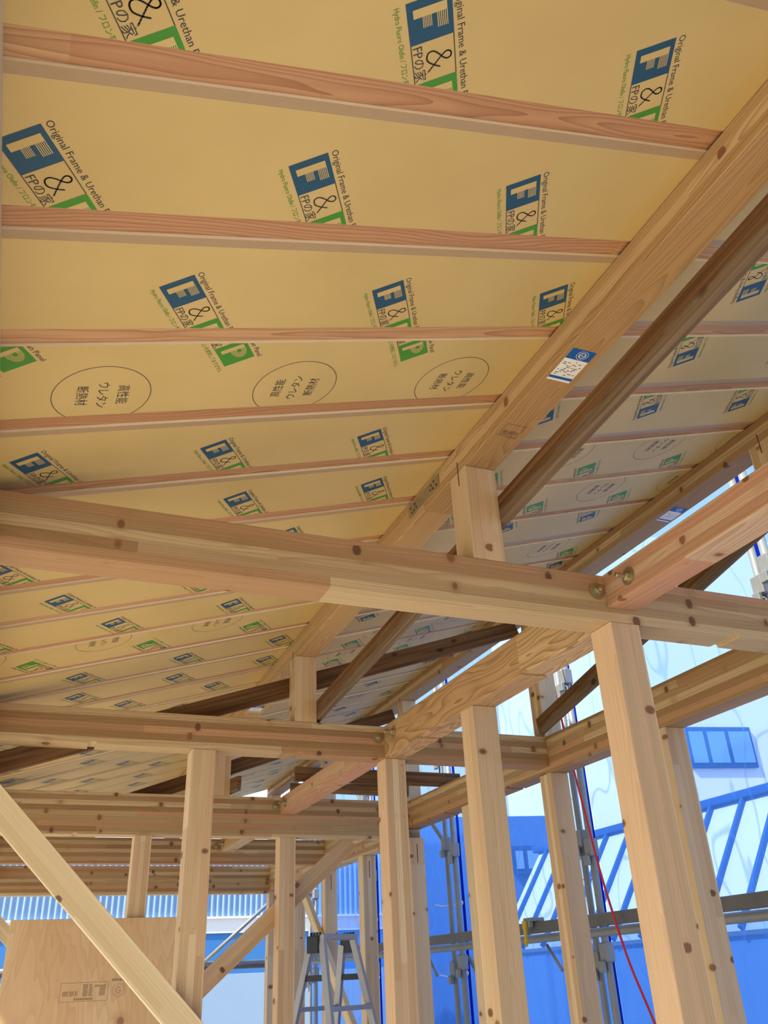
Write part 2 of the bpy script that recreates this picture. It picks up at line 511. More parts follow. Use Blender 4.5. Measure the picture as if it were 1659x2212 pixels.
tag(link('added_shade_wall', box_mesh('added_shade_wall', -0.30, 2.62, YN - 0.03, YN - 0.002, FLOOR, 1.0), 'plywood'), 'added unseen plywood wall at the near end, darkening the beam fronts', kind='structure')  # unseen wall added behind the camera to darken the timber faces turned this way

# ------------------------------------------------------------------ roof seen from below: panels, rafters, prints
TH = math.atan(TAN)
RX = Vector((math.cos(TH), 0, math.sin(TH)))      # up the slope
RZ = Vector((-math.sin(TH), 0, math.cos(TH)))     # off the roof
X_EAVE, X_SPLIT, X_TOP = -0.80, 1.1635, 2.62
PITCH_Y, PAN, Y0 = 0.3088, 0.2565, 0.5052
def on_roof(x, y):
    return Vector((x, y, zroof(x)))
def slope_len(x0, x1):
    return (x1 - x0) / math.cos(TH)

sl = slope_len(X_EAVE, X_TOP)
ceiling = link('ceiling', box_mesh('ceiling', 0, sl, 0, YF - YN, 0.085, 0.11), 'sheathing', None, frame(on_roof(X_EAVE, YN), RX, RZ))
tag(ceiling, 'sloping roof of printed kraft-faced insulation panels between pink rafters', kind='structure')

def polys_of_text(body, size, font_shear=0.0):
    cu = bpy.data.curves.new('lettering', 'FONT')
    cu.body = body
    cu.size = size
    cu.resolution_u = 2
    ob = bpy.data.objects.new('lettering', cu)
    C.objects.link(ob)
    dg = bpy.context.evaluated_depsgraph_get()
    dg.update()
    me = bpy.data.meshes.new_from_object(ob.evaluated_get(dg))
    vs = [(v.co.x, v.co.y) for v in me.vertices]
    fs = [tuple(p.vertices) for p in me.polygons]
    bpy.data.objects.remove(ob)
    bpy.data.curves.remove(cu)
    bpy.data.meshes.remove(me)
    return vs, fs

class Print:
    """flat print in its own (u right, w up) frame; layers lift it off the sheet by fractions of a millimetre"""
    def __init__(s):
        s.v, s.f, s.m = [], [], []
    def poly(s, pts, mat, layer=0):
        b = len(s.v)
        s.v += [(p[0], p[1], layer) for p in pts]
        s.f.append(tuple(range(b, b + len(pts))))
        s.m.append(mat)
    def rect(s, u0, w0, u1, w1, mat, layer=0):
        s.poly([(u0, w0), (u1, w0), (u1, w1), (u0, w1)], mat, layer)
    def text(s, body, u, w, height, mat, width=None, layer=0, rot=0.0):
        vs, fs = polys_of_text(body, 1.0)
        if not vs: return
        x0, x1 = min(p[0] for p in vs), max(p[0] for p in vs)
        sy = height / 0.75
        sxx = (width / (x1 - x0)) if width else sy
        cr, sr = math.cos(rot), math.sin(rot)
        b = len(s.v)
        for p in vs:
            a, c = (p[0] - x0) * sxx, p[1] * sy
            s.v.append((u + a * cr - c * sr, w + a * sr + c * cr, layer))
        for f in fs:
            s.f.append(tuple(b + i for i in f))
            s.m.append(mat)
    def ring(s, u, w, r, t, mat, seg=72, layer=0, a0=0.0, a1=2 * math.pi):
        for k in range(seg):
            p, q = a0 + (a1 - a0) * k / seg, a0 + (a1 - a0) * (k + 1) / seg
            s.poly([(u + r * math.cos(p), w + r * math.sin(p)), (u + r * math.cos(q), w + r * math.sin(q)),
                    (u + (r - t) * math.cos(q), w + (r - t) * math.sin(q)), (u + (r - t) * math.cos(p), w + (r - t) * math.sin(p))], mat, layer)
    def stroke(s, pts, t, mat, layer=0):
        P = [Vector(p) for p in pts]
        for i in range(len(P) - 1):
            d = (P[i + 1] - P[i]).normalized() * t * 0.5
            n_ = Vector((-d.y, d.x))
            a, b = P[i] - d * 0.6, P[i + 1] + d * 0.6
            s.poly([tuple(a + n_), tuple(a - n_), tuple(b - n_), tuple(b + n_)], mat, layer)
    def build(s, name, place, mats, lift=-0.0004, clip=None):
        """place(u,w)->(x,y) in the sheet's frame"""
        bm = bmesh.new()
        vv = []
        for u, w, l in s.v:
            x, y = place(u, w)
            vv.append(bm.verts.new((x, y, lift * (1 + l))))
        for f, m in zip(s.f, s.m):
            try:
                fa = bm.faces.new([vv[i] for i in f])
                fa.material_index = mats.index(m)
            except ValueError:
                pass
        if clip:
            for co, no in clip:
                bmesh.ops.bisect_plane(bm, geom=bm.verts[:] + bm.edges[:] + bm.faces[:], plane_co=co, plane_no=no, clear_outer=True)
        if not bm.faces:
            bm.free()
            return None
        me = bpy.data.meshes.new(name)
        bm.to_mesh(me)
        bm.free()
        for m in mats:
            me.materials.append(M[m])
        return me

INKS = ['ink_blue', 'ink_green', 'ink_black', 'paper']
def logo_print():
    p = Print()
    c, h = 0.0733, 0.0718
    p.rect(0, -h, c, 0, 'ink_blue')
    p.rect(2 * c, -h, 3 * c, 0, 'ink_green')
    p.rect(c, -0.0016, 2 * c, 0, 'ink_black')
    p.rect(c, -h, 2 * c, -h + 0.0016, 'ink_black')
    # the letter F: a solid stem and two striped arms
    p.rect(0.014, -0.062, 0.029, -0.0085, 'paper', 1)
    for k in range(6):
        p.rect(0.029, -0.0100 - k * 0.0030, 0.0545, -0.0085 - k * 0.0030, 'paper', 1)
        p.rect(0.029, -0.0350 - k * 0.0026, 0.0480, -0.0337 - k * 0.0026, 'paper', 1)
    # the letter P
    o = 2 * c
    p.rect(o + 0.014, -0.062, o + 0.027, -0.0085, 'paper', 1)
    for k in range(12):
        w = -0.0085 - k * 0.0029
        t = (k + 0.5) / 12 * 2 - 1
        ln = 0.027 * math.sqrt(max(0, 1 - t * t)) + 0.004
        if 4 <= k <= 6:
            p.rect(o + 0.027 + 0.011, w - 0.0016, o + 0.027 + ln, w, 'paper', 1)
        else:
            p.rect(o + 0.027, w - 0.0016, o + 0.027 + ln, w, 'paper', 1)
    # the ampersand and the words
    amp = [(1.0, 0.0), (0.62, 0.36), (0.30, 0.68), (0.22, 0.86), (0.33, 0.99), (0.52, 0.98), (0.60, 0.84), (0.50, 0.68), (0.20, 0.47), (0.02, 0.28), (0.04, 0.09), (0.22, 0.0), (0.46, 0.03), (0.70, 0.24), (0.90, 0.50)]
    crv = []
    for i in range(len(amp) - 1):
        q = [Vector(amp[max(0, min(len(amp) - 1, i + d))]) for d in (-1, 0, 1, 2)]
        for j in range(4):
            t = j / 4
            crv.append(0.5 * (2 * q[1] + (q[2] - q[0]) * t + (2 * q[0] - 5 * q[1] + 4 * q[2] - q[3]) * t * t + (3 * q[1] - q[0] - 3 * q[2] + q[3]) * t ** 3))
    crv.append(Vector(amp[-1]))
    p.stroke([(c + 0.020 + v.x * 0.036, -0.047 + v.y * 0.040) for v in crv], 0.0026, 'ink_black')
    p.text('FPの家', c + 0.005, -0.0685, 0.0165, 'ink_black', width=0.064)
    p.text('Original Frame & Urethan Panel', 0.0, 0.0062, 0.0130, 'ink_black', width=0.226)
    p.text('Hydro Fluoro Olefin / フロンを使用しておりません', 0.002, -0.0905, 0.0098, 'ink_green', width=0.232)
    return p
def circle_print():
    p = Print()
    p.ring(0, 0, 0.107, 0.0017, 'ink_black')
    for i, s in enumerate(('高性能', 'ウレタン', '断熱材')):
        w = 0.071 if len(s) == 3 else 0.094
        p.text(s, -w / 2, 0.0345 - i * 0.044, 0.0215, 'ink_black', width=w)
    return p
LOGO, CIRC = logo_print(), circle_print()
A30 = math.radians(30.6)

def logo_place(x0, y0, rot, us=0.0):
    """(u,w) -> sheet (slope x, y); at rot the whole board is turned round; us is the u that sits on the anchor"""
    s = -1 if rot else 1
    U = (math.sin(A30) * s, math.cos(A30) * s)
    V = (math.cos(A30) * s, -math.sin(A30) * s)
    return lambda u, w: (x0 + U[0] * (u - us) + V[0] * w, y0 + U[1] * (u - us) + V[1] * w)
def circ_place(x0, y0, flip):
    s = -1 if flip else 1
    return lambda u, w: (x0 + s * w, y0 + s * u)

panel_cache = {}
def panel_mesh(L, band):
    key = (round(L, 4), band)
    if key in panel_cache:
        return panel_cache[key]
    t = 0.085
    ys = [0, 0.021, PAN] if band == 'near' else [0, PAN - 0.021, PAN] if band == 'far' else [0, PAN]
    vs, fs, mi = [], [], []
    for y in ys:
        vs += [(0, y, 0), (L, y, 0), (L, y, t), (0, y, t)]
    for i in range(len(ys) - 1):
        a, b = 4 * i, 4 * i + 4
        thin = (ys[i + 1] - ys[i]) < 0.05
        fs += [(a, b, b + 1, a + 1), (a + 3, a + 2, b + 2, b + 3), (a, a + 3, b + 3, b), (a + 1, b + 1, b + 2, a + 2)]
        mi += [1 if thin else 0, 2, 2, 2]
    e = 4 * (len(ys) - 1)
    fs += [(0, 1, 2, 3), (e, e + 3, e + 2, e + 1)]
    mi += [2, 2]
    me = mesh('insulation_panel', vs, fs, mat_idx=mi)
    for m in ('paper', 'tape', 'foam'):
        me.materials.append(M[m])
    panel_cache[key] = me
    return me

SX = 0.4405          # spacing of the prints up the slope, as run
LEFT = {0: ('F', 0.404, 0.096), 1: ('F', 0.317, 0.096), 2: ('F', 0.152, 0.096), 4: ('F', 0.347, 0.095), 5: ('F', 0.473, 0.092),
        6: ('F', 0.713, 0.088), 7: ('F', 0.020, 0.088), 8: ('F', 0.221, 0.088), 10: ('F', 0.140, 0.084), 11: ('F', 0.154, 0.084), 12: ('F', 0.396, 0.08),
        3: ('P', 0.333, 0.048, 0.026, 0.179), 9: ('PR', -0.112, 0.150, 0.195, 0.026)}
RIGHT = {2: ('FR', 1.660, 0.155), 3: ('FR', 1.684, 0.150), 4: ('FR', 1.783, 0.150), 5: ('PR', 1.766, 0.180, 1.630, 0.055),
         6: ('PR', 1.713, 0.170, 2.030, 0.085), 7: ('FR', 1.717, 0.120), 8: ('PR', 2.294, 0.175, 2.160, 0.080), 9: ('FR', 2.375, 0.10),
         10: ('FR', 1.436, 0.107), 11: ('PR', 1.463, 0.150, 1.640, 0.03), 12: ('PR', 1.900, 0.150, 1.540, 0.03)}
print_cache = {}
def put_print(panel, kind, sxl, yl, L, rot=False, flip=False):
    """one printed mark on a panel; (sxl, yl) is its anchor in the panel's own frame"""
    key = (kind, round(yl, 3), rot, flip)
    me = print_cache.get(key)
    if me is None:
        if kind == 'logo':
            pl = logo_place(0, yl, rot)
            src = LOGO
        elif kind == 'logo_end':
            pl = logo_place(0, yl, rot, us=0.22)
            src = LOGO
        else:
            pl = circ_place(0, yl, flip)
            src = CIRC
        clip = [((0, 0.0005, 0), (0, -1, 0)), ((0, PAN - 0.0005, 0), (0, 1, 0))]
        me = src.build('printed_mark', pl, INKS, clip=clip)
        print_cache[key] = me or False
    if not me:
        return
    xs = [v.co.x for v in me.vertices]
    if sxl + min(xs) < 0.003 or sxl + max(xs) > L - 0.003:
        return
    nm = 'printed_circle' if kind == 'circ' else 'printed_logo'
    o = bpy.data.objects.new(nm, me)
    C.objects.link(o)
    o.parent = panel                                  # identity inverse: print is laid out in the panel's frame
    o.location = (sxl, 0, 0)

n_bays = int((YF - Y0) / PITCH_Y)
k_first = int(math.floor((YN - Y0) / PITCH_Y)) + 1
rnd = random.Random(3)
for k in range(k_first, n_bays + 1):
    ys = Y0 + k * PITCH_Y
    if ys + PAN > YF + 0.01:
        break
    for side in (0, 1):
        xa, xb = (X_EAVE, X_SPLIT - 0.0015) if side == 0 else (X_SPLIT + 0.0015, X_TOP)
        L = slope_len(xa, xb)
        spec = (LEFT if side == 0 else RIGHT).get(k)
        if spec is None:
            o_ = rnd.uniform(0, SX)
            if k < 0:
                spec = None
            elif side == 0:
                spec = ('F', o_, 0.085)
            else:
                spec = ('FR', X_SPLIT + o_, 0.12) if (k % 4) else ('PR', X_SPLIT + o_, 0.16, X_SPLIT + o_ + 0.2, 0.05)
        band = None
        if spec:
            band = {'F': 'near', 'FR': 'far', 'P': None, 'PR': None}[spec[0]]
        pm = panel_mesh(L, band)
        po = bpy.data.objects.new('insulation_panel', pm)
        C.objects.link(po)
        po.matrix_basis = frame(on_roof(xa, ys), RX, RZ)
        mwp = po.matrix_basis.copy()
        adopt(po, ceiling)
        if not spec:
            continue
        lo, hi = int((xa - spec[1]) / SX) - 1, int((xb - spec[1]) / SX) + 1
        for j in range(lo, hi + 1):
            s_ = slope_len(xa, spec[1] + j * SX)
            if spec[0] == 'F':
                put_print(po, 'logo', s_, spec[2], L)
            elif spec[0] == 'FR':
                put_print(po, 'logo', s_, spec[2], L, rot=True)
            else:
                put_print(po, 'logo_end', s_, spec[2], L, rot=spec[0] == 'PR')
                c_ = slope_len(xa, spec[3] + j * SX)
                put_print(po, 'circ', c_, spec[4], L, flip=(j % 2 == 1) if spec[0] == 'P' else False)

# rafters, set a little deeper than the paper
raf_me = bar_mesh('rafter', sl, PITCH_Y - PAN - 0.0015, 0.07, bevel=0.0)
raf_me.materials.append(M['pink'])
for k in range(k_first, n_bays + 2):
    yc = Y0 + k * PITCH_Y - (PITCH_Y - PAN) / 2
    if yc > YF - 0.02 or yc < YN + 0.02:
        continue
    ro = bpy.data.objects.new('rafter', raf_me)
    C.objects.link(ro)
    ro.matrix_basis = frame(on_roof(X_EAVE, yc) + RZ * (0.007 + 0.035), RX, RZ)
    adopt(ro, ceiling)

# ------------------------------------------------------------------ timber frame
def beam_x(y, x0, x1, z0, z1, label, notches=(), mat='glulam', group=None):
    nn = [(p - x0, w_, d_) for p, w_, d_ in notches]
    return timber('tie_beam', (x0, y + W / 2, (z0 + z1) / 2), EX, EZ, x1 - x0, W, z1 - z0, mat, label, 'beam', group, notches=nn)
def beam_y(name, x, y0, y1, z0, z1, label, notches=(), mat='glulam', group=None, **kw):
    nn = [(p - y0, w_, d_) for p, w_, d_ in notches]
    return timber(name, (x + W / 2, y0, (z0 + z1) / 2), EY, EZ, y1 - y0, W, z1 - z0, mat, label, 'beam', group, notches=nn, **kw)
def post(x, y, z1, label, group=None, z0=FLOOR, mat='post', name='post', cat='post', flip=False):
    return timber(name, (x + W / 2, y + W / 2, z0), EZ, EY if flip else EX, z1 - z0, W, W, mat, label, cat, group)

g = 0.0006
T1 = beam_x(Y1, XW + W + g, XG2 - g, 0.91, TOP, 'knotty laminated tie beam carrying the strut with a saw slit, its girder bolted on by two washers',
            notches=[(2.04, 0.032, 0.012)])
T2 = beam_x(Y2, XW + W + g, XG2 - g, 0.91, TOP, 'laminated tie beam held by the post behind the pale brace, dark board nailed across its back',
            notches=[(0.228, 0.030, 0.012), (1.133, 0.030, 0.012)])
T3 = beam_x(Y3, XW + W + g, XG2 - g, 0.816, TOP, 'deep laminated tie beam above the leaning plywood sheet', notches=[(0.30, 0.03, 0.010), (1.0, 0.03, 0.012)])
T4 = beam_x(Y4, XW + W + g, XG2 - g, 0.868, TOP, 'laminated tie beam seen between the deep beam and the end wall beam')
T5 = beam_x(Y5, XW + W + g, XG2 - g, 0.800, TOP, 'deep brown end wall beam above the blue corrugated sheeting')

G1a = beam_y('girder', XG1, YN, Y1 - g, 0.955, TOP, 'reddish square girder bolted to the near side of the knotty tie beam', mat='redlam')
G1b = beam_y('girder', XG1, Y1 + W + g, Y2 - g, 0.91, TOP, 'girder with bold wavy grain and notched underside, resting on two posts',
             notches=[(3.365, 0.030, 0.012), (2.462, 0.030, 0.012)], mat='wavy')
G1c = beam_y('girder', XG1, Y2 + W + g, Y3 - g, 0.955, TOP, 'reddish girder bolted to the deep tie beam above the plywood', mat='redlam')
G1d = beam_y('girder', XG1, Y3 + W + g, Y4 - g, 0.955, TOP, 'short girder behind the deep tie beam')
G1e = beam_y('girder', XG1, Y4 + W + g, Y5 - g, 0.955, TOP, 'girder running into the end wall beam')

G2a = beam_y('wall_beam', XG2, YN, Y2 + W / 2, 0.88, TOP, 'striped laminated wall beam beside the scaffold, under the tall outer strut')
G2b = beam_y('wall_beam', XG2, Y2 + W / 2 + g, Y3 + W / 2, 0.885, TOP, 'striped laminated wall beam with the grey board lying across it', notches=[(4.2, 0.03, 0.012), (5.0, 0.03, 0.012)])
G2c = beam_y('wall_beam', XG2, Y3 + W / 2 + g, YF - 0.02, 0.825, TOP, 'shaded deeper wall beam behind the stepladder')
wl_top = lambda x, y: TAN * (W / 2 - y)
G0 = beam_y('wall_plate', XW, YN, YF - 0.02, 0.91, zroof(XW) - 0.001, 'wall plate along the low eave side of the roof', top=wl_top, mat='pale')

# purlins, planed to the slope on top
pu_top = lambda x, y: TAN * (W / 2 - y)
PB = 1.379
PUa = beam_y('purlin', XP, YN, 2.247, PB, zroof(XP) - 0.001, 'middle purlin with a blue and white grading sticker and a brown stamp underneath', mat='purlin', top=pu_top)
PUb = beam_y('purlin', XP, 2.2476, 6.07, PB, zroof(XP) - 0.001, 'middle purlin continuing past the nail plate to the bare strut', mat='purlin', top=pu_top)
PUc = beam_y('purlin', XP, 6.0706, YF - 0.02, PB, zroof(XP) - 0.001, 'far middle purlin over the deep tie beam', mat='purlin', top=pu_top)
PB2 = 1.777
PU2a = beam_y('purlin', XG2, YN, 4.9, PB2, zroof(XG2) - 0.001, 'upper purlin with a pale underside bearing a small grading sticker, along the bright gap', top=pu_top)
PU2b = beam_y('purlin', XG2, 4.9006, YF - 0.02, PB2, zroof(XG2) - 0.001, 'far upper purlin reaching the end of the roof', top=pu_top)

# posts
gi = 'posts under the bolted girders'
post(XG1, Y1, 0.91 - g, 'thick pale post under the bolted joint of the knotty tie beam', gi)
post(XG1, Y1 + 0.91, 0.91 - g, 'post carrying the middle of the wavy-grained girder', gi, flip=True)
post(XG1, Y2, 0.91 - g, 'post where the wavy-grained girder meets the second bolted tie beam', gi)
post(XG1, Y3, 0.816 - g, 'post under the deep tie beam with a diagonal brace passing behind it', gi)
post(XL, Y2, 0.91 - g, 'pale post with a bright side, crossed by the pale timber brace')
post(XL, Y3, 0.816 - g, 'knotty post rising behind the top of the plywood sheet')
gw = 'posts in the wall beside the blue sheeting'
WALL_POSTS = ('outer wall post in line with the knotty tie beam',
              'knotty outer wall post showing just beside the thick pale post',
              'knotty outer wall post under the striped wall beam, red cord beside it',
              'outer wall post half hidden behind the post under the wavy-grained girder',
              'slotted outer wall post showing beside the post at the second bolted joint',
              'slotted outer wall post right behind the right rail of the stepladder',
              'slotted outer wall post seen through the stepladder, under the deeper wall beam',
              'outer wall post showing beside the post of the deep tie beam',
              'corner post where the deep brown end wall beam meets the outer wall')
for i, y in enumerate((Y1, Y1 + 0.91, Y2, Y2 + 0.91, Y3, Y3 + 0.91, Y4, Y4 + 0.91, Y5)):
    zt = 0.88 if y < Y2 + 0.5 else 0.885 if y < Y3 - 0.1 else 0.825
    p_ = post(XG2, y, zt - g, WALL_POSTS[i], gw, flip=(i % 2 == 0))
    if y > Y3 - 0.1:   # saw slot for the tenon plate near the head
        s_ = link('slot', box_mesh('slot', 0, 0.12, -0.0025, 0.0025, -0.0005, 0.0005), 'slit')
        s_.matrix_basis = frame((XG2 + W / 2, y - 0.0006, zt - 0.16), EZ, EY)
        adopt(s_, p_)
for y in (Y1, Y2, Y3, Y4, Y5):
    post(XW, y, 0.91 - g, 'post under the wall plate on the low eave side', 'posts under the wall plate')
post(XL, Y5, 0.80 - g, 'end wall post under the deep brown end beam', 'end wall posts')

# struts between beams and purlins, each with a saw slit at its head
def strut(x, y, z1, label, group, flip=False):
    o = post(x, y, z1 - g, label, group, z0=TOP + g, name='roof_strut', cat='strut', flip=flip)
    s_ = link('saw_slit', box_mesh('saw_slit', 0, 0.085, -0.0022, 0.0022, -0.0005, 0.0005), 'slit')
    s_.matrix_basis = frame((x - 0.0004, y + W * 0.45, z1 - 0.05), EZ, EX)
    adopt(s_, o)
    return o
strut(XP, Y1, PB, 'stout strut with a saw slit standing on the knotty tie beam', 'struts under the middle purlin')
strut(XP, Y2, PB, 'strut with a saw slit and a dark board passing behind it', 'struts under the middle purlin')
strut(XP, Y3, PB, 'strut standing on the deep tie beam with a cut board end beside it', 'struts under the middle purlin')
strut(XP, Y4, PB, 'strut on the far tie beam under the middle purlin', 'struts under the middle purlin')
TALL = {Y1: 'tall strut at the head of the bright gap beside the upper purlin', Y2: 'tall pale strut on the wall beam with the dark knotty board nailed to it',
        Y3: 'tall strut seen over the deep tie beam beside the scaffold', Y4: 'tall strut on the wall beam beyond the deep tie beam', Y5: 'tall strut at the far gable end'}
for y in (Y1, Y2, Y3, Y4, Y5):
    strut(XG2, y, PB2, TALL[y], 'struts under the upper purlin', flip=True)

# brown roof braces
def board(name, a, b, t_axis, t, h, mat, label, cat='brace', group=None, ends=None):
    """board whose centre line runs a->b, thickness t along t_axis"""
    a, b = Vector(a), Vector(b)
    x = (b - a).normalized()
    zz = x.cross(Vector(t_axis))
    if zz.z < 0:
        zz = -zz
    return timber(name, a, x, zz, (b - a).length, t, h, mat, label, cat, group, ends=ends)
bx = XP + W + 0.015 + g
board('brace_board', (bx, -0.9, 1.4785 - 0.05), (bx, 3.84, 1.116), EX, 0.03, 0.088, 'brown', 'long stained grey-brown board nailed along the strut beside the middle purlin')
board('brace_board', (bx, 5.40, 1.105), (bx, 8.6, 1.42), EX, 0.03, 0.088, 'brown', 'brown board with its cut end against the strut on the deep tie beam')
def d3z(x): return 1.252 + 0.335 * (x - 1.241) + 0.045
board('brace_board', (-0.15, Y2 + W + 0.0155, d3z(-0.15)), (2.44, Y2 + W + 0.0155, d3z(2.44)), EY, 0.03, 0.088, 'brown', 'long dark brown board sloping down across the back of the second bolted tie beam')
def d5z(x): return 1.083 + 0.359 * (x - 0.858) + 0.045
board('brace_board', (0.45, Y3 + W + 0.0155, d5z(0.45)), (2.44, Y3 + W + 0.0155, d5z(2.44)), EY, 0.03, 0.088, 'brown', 'dark brown board sloping up behind the deep tie beam')
ox = XG2 - 0.0155
board('brace_board', (ox, 3.78, 1.115), (ox, 0.60, 1.115 + 0.2 * 3.18), EX, 0.03, 0.085, 'brown', 'dark knotty board rising along the tall outer struts to the upper purlin')
board('brace_board', (ox, 5.55, 1.125), (ox, 8.4, 1.125 + 0.2 * 2.85), EX, 0.03, 0.085, 'brown', 'dark board rising along the far outer struts')
board('loose_board', (1.50, 5.075, 1.105), (2.62, 5.075, 1.105), EY, 0.03, 0.084, 'brown', 'grey-brown loose board lying level across the girder and the wall beam', 'board')

# pale wall braces
board('wall_brace', (-0.215, 3.7395, 0.765), (1.72, 3.7395, -1.17), EY, 0.045, 0.105, 'pale', 'wide pale finger-jointed brace slanting across the post in front of the plywood')
board('wall_brace', (0.30, 5.7135, -0.71), (2.085, 5.7135, 0.825 - 0.012), EY, 0.045, 0.105, 'post', 'wooden brace slanting up to the deep tie beam behind its post')
board('wall_brace', (-0.15, 7.53, 0.55), (1.4, 7.53, -0.95), EY, 0.045, 0.10, 'pale', 'pale brace just showing beyond the edge of the plywood sheet')
board('wall_brace', (2.442, 6.15, -0.79), (2.442, 8.02, 0.755), EX, 0.04, 0.09, 'pale', 'pale brace slanting behind the stepladder')

# ------------------------------------------------------------------ hardware: bolts, nail plate, stickers, stamps
wash_me = lathe_mesh('washer', [(0.010, 0), (0.027, 0), (0.027, 0.0035), (0.010, 0.0045)], 24)
nut_me = lathe_mesh('nut', [(0.0135, 0.0045), (0.0135, 0.015), (0.012, 0.0165)], 6)
shank_me = lathe_mesh('bolt', [(0.0075, 0.0), (0.0075, 0.036), (0.006, 0.038)], 12)
for m_ in (wash_me, nut_me, shank_me):
    m_.materials.append(M['zinc'])
def bolt(parent, loc, n, tall=1.0):
    mw = frame(loc, Vector(n).orthogonal(), n)
    b = link('bolt', shank_me, None, parent, mw @ Matrix.Diagonal((1, 1, tall, 1)))
    for nm, me in (('washer', wash_me), ('nut', nut_me)):
        o = bpy.data.objects.new(nm, me)
        C.objects.link(o)
        o.matrix_basis = mw
        o.parent = b
        o.matrix_parent_inverse = (mw @ Matrix.Diagonal((1, 1, tall, 1))).inverted()
for Tb, yy in ((T1, Y1), (T2, Y2), (T3, Y3), (T4, Y4)):
    bolt(Tb, (XG1 - 0.032, yy - 0.0002, 1.003), -EY, 0.75)
for Gb, yy in ((G1a, Y1), (G1b, Y2), (G1c, Y3), (G1d, Y4)):
    bolt(Gb, (XG1 - 0.0002, yy - 0.121, 1.005), -EX, 1.25)

# nail plate over the purlin joint
pl = []
for s_ in (-1, 1):
    pass
plate_pts = [(-0.125, -0.016), (-0.115, -0.026), (-0.02, -0.022), (0.02, -0.022), (0.115, -0.026), (0.125, -0.016), (0.125, 0.016), (0.115, 0.026), (0.02, 0.022), (-0.02, 0.022), (-0.115, 0.026), (-0.125, 0.016)]
bm = bmesh.new()
f_ = bm.faces.new([bm.verts.new((a, b, 0)) for a, b in plate_pts])
r_ = bmesh.ops.extrude_face_region(bm, geom=[f_])
for v in r_['geom']:
    if isinstance(v, bmesh.types.BMVert):
        v.co.z += 0.0023
pl_me = bm_mesh(bm, 'nail_plate')
pmw = frame((XP - 0.0002, 2.245, 1.429), EY, -EX)
plate = link('nail_plate', pl_me, 'plate', PUb, pmw)
nail_me = lathe_mesh('nail', [(0.0042, 0.0), (0.0042, 0.0015), (0.002, 0.003)], 10)
nail_me.materials.append(M['nail'])
pin = (PUb.matrix_basis @ (PUb.matrix_basis.inverted() @ pmw)).inverted()
for a, b in ((-0.105, 0.010), (-0.078, 0.010), (-0.058, 0.006), (-0.088, -0.012), (-0.066, -0.008), (0.105, -0.010), (0.078, 0.010), (0.058, 0.008), (0.095, 0.012), (0.070, -0.010)):
    o = bpy.data.objects.new('nail', nail_me)
    C.objects.link(o)
    o.parent = plate
    o.location = (a, b, 0.0022)

ST = ['sticker', 'sticker_blue', 'ink_black']
def sticker_print(full=True):
    p = Print()
    h, w = 0.132, 0.070
    p.rect(-w / 2, -h / 2, w / 2, h / 2, 'sticker', 0)
    p.rect(-w / 2, h / 2 - 0.040, w / 2, h / 2, 'sticker_blue', 1)
    p.rect(-w / 2, -h / 2 + 0.009, w / 2, -h / 2 + 0.019, 'sticker_blue', 1)
    p.ring(0.004, h / 2 - 0.020, 0.0105, 0.0024, 'sticker', 24, 2)
    p.ring(0.004, h / 2 - 0.020, 0.0165, 0.0012, 'sticker', 32, 2)
    p.text('JAS', -0.0035, h / 2 - 0.0232, 0.0065, 'sticker', width=0.015, layer=2)
    r2 = random.Random(5)
    for i in range(10):
        y_ = h / 2 - 0.048 - i * 0.0062
        x_ = -w / 2 + 0.006
        while x_ < w / 2 - 0.010:
            ln = r2.uniform(0.004, 0.012)
            if r2.random() < 0.62:
                p.rect(x_, y_ - 0.0022, min(x_ + ln, w / 2 - 0.005), y_, 'ink_black', 1)
            x_ += ln + r2.uniform(0.002, 0.007)
    return p
STK = sticker_print()
def sticker(parent, x, y, z):
    # underneath a purlin: top of the label towards -y, right of the label towards +x as seen from below
    me = STK.build('grading_sticker', lambda u, w: (u, -w), ST, lift=-0.0004)
    o = link('grading_sticker', me, None, parent, Matrix.Translation((x, y, z - 0.0002)))
    o['label'] = 'blue and white timber grading sticker'
sticker(PUa, 1.158, 1.417, PB)
sticker(PU2a, 2.522, 2.59, PB2)
sticker(PUb, 1.155, 4.70, PB)

stp = Print()
def outline(p, x0, y0, x1, y1, t, mat):
    p.rect(x0, y0, x1, y0 + t, mat); p.rect(x0, y1 - t, x1, y1, mat)
    p.rect(x0, y0, x0 + t, y1, mat); p.rect(x1 - t, y0, x1, y1, mat)
outline(stp, -0.032, -0.022, 0.032, 0.028, 0.0012, 'stamp')
stp.text('乾燥材', -0.026, -0.018, 0.014, 'stamp', width=0.052)
for i in range(9):
    stp.rect(-0.036 + i * 0.0078, -0.031, -0.036 + i * 0.0078 + 0.005, -0.028, 'stamp')
    if i > 3:
        stp.rect(-0.036 + i * 0.0078, -0.038, -0.036 + i * 0.0078 + 0.005, -0.035, 'stamp')
link('timber_stamp', stp.build('timber_stamp', lambda u, w: (u, -w), ['stamp']), None, PUa, Matrix.Translation((1.160, 1.730, PB - 0.0002)))

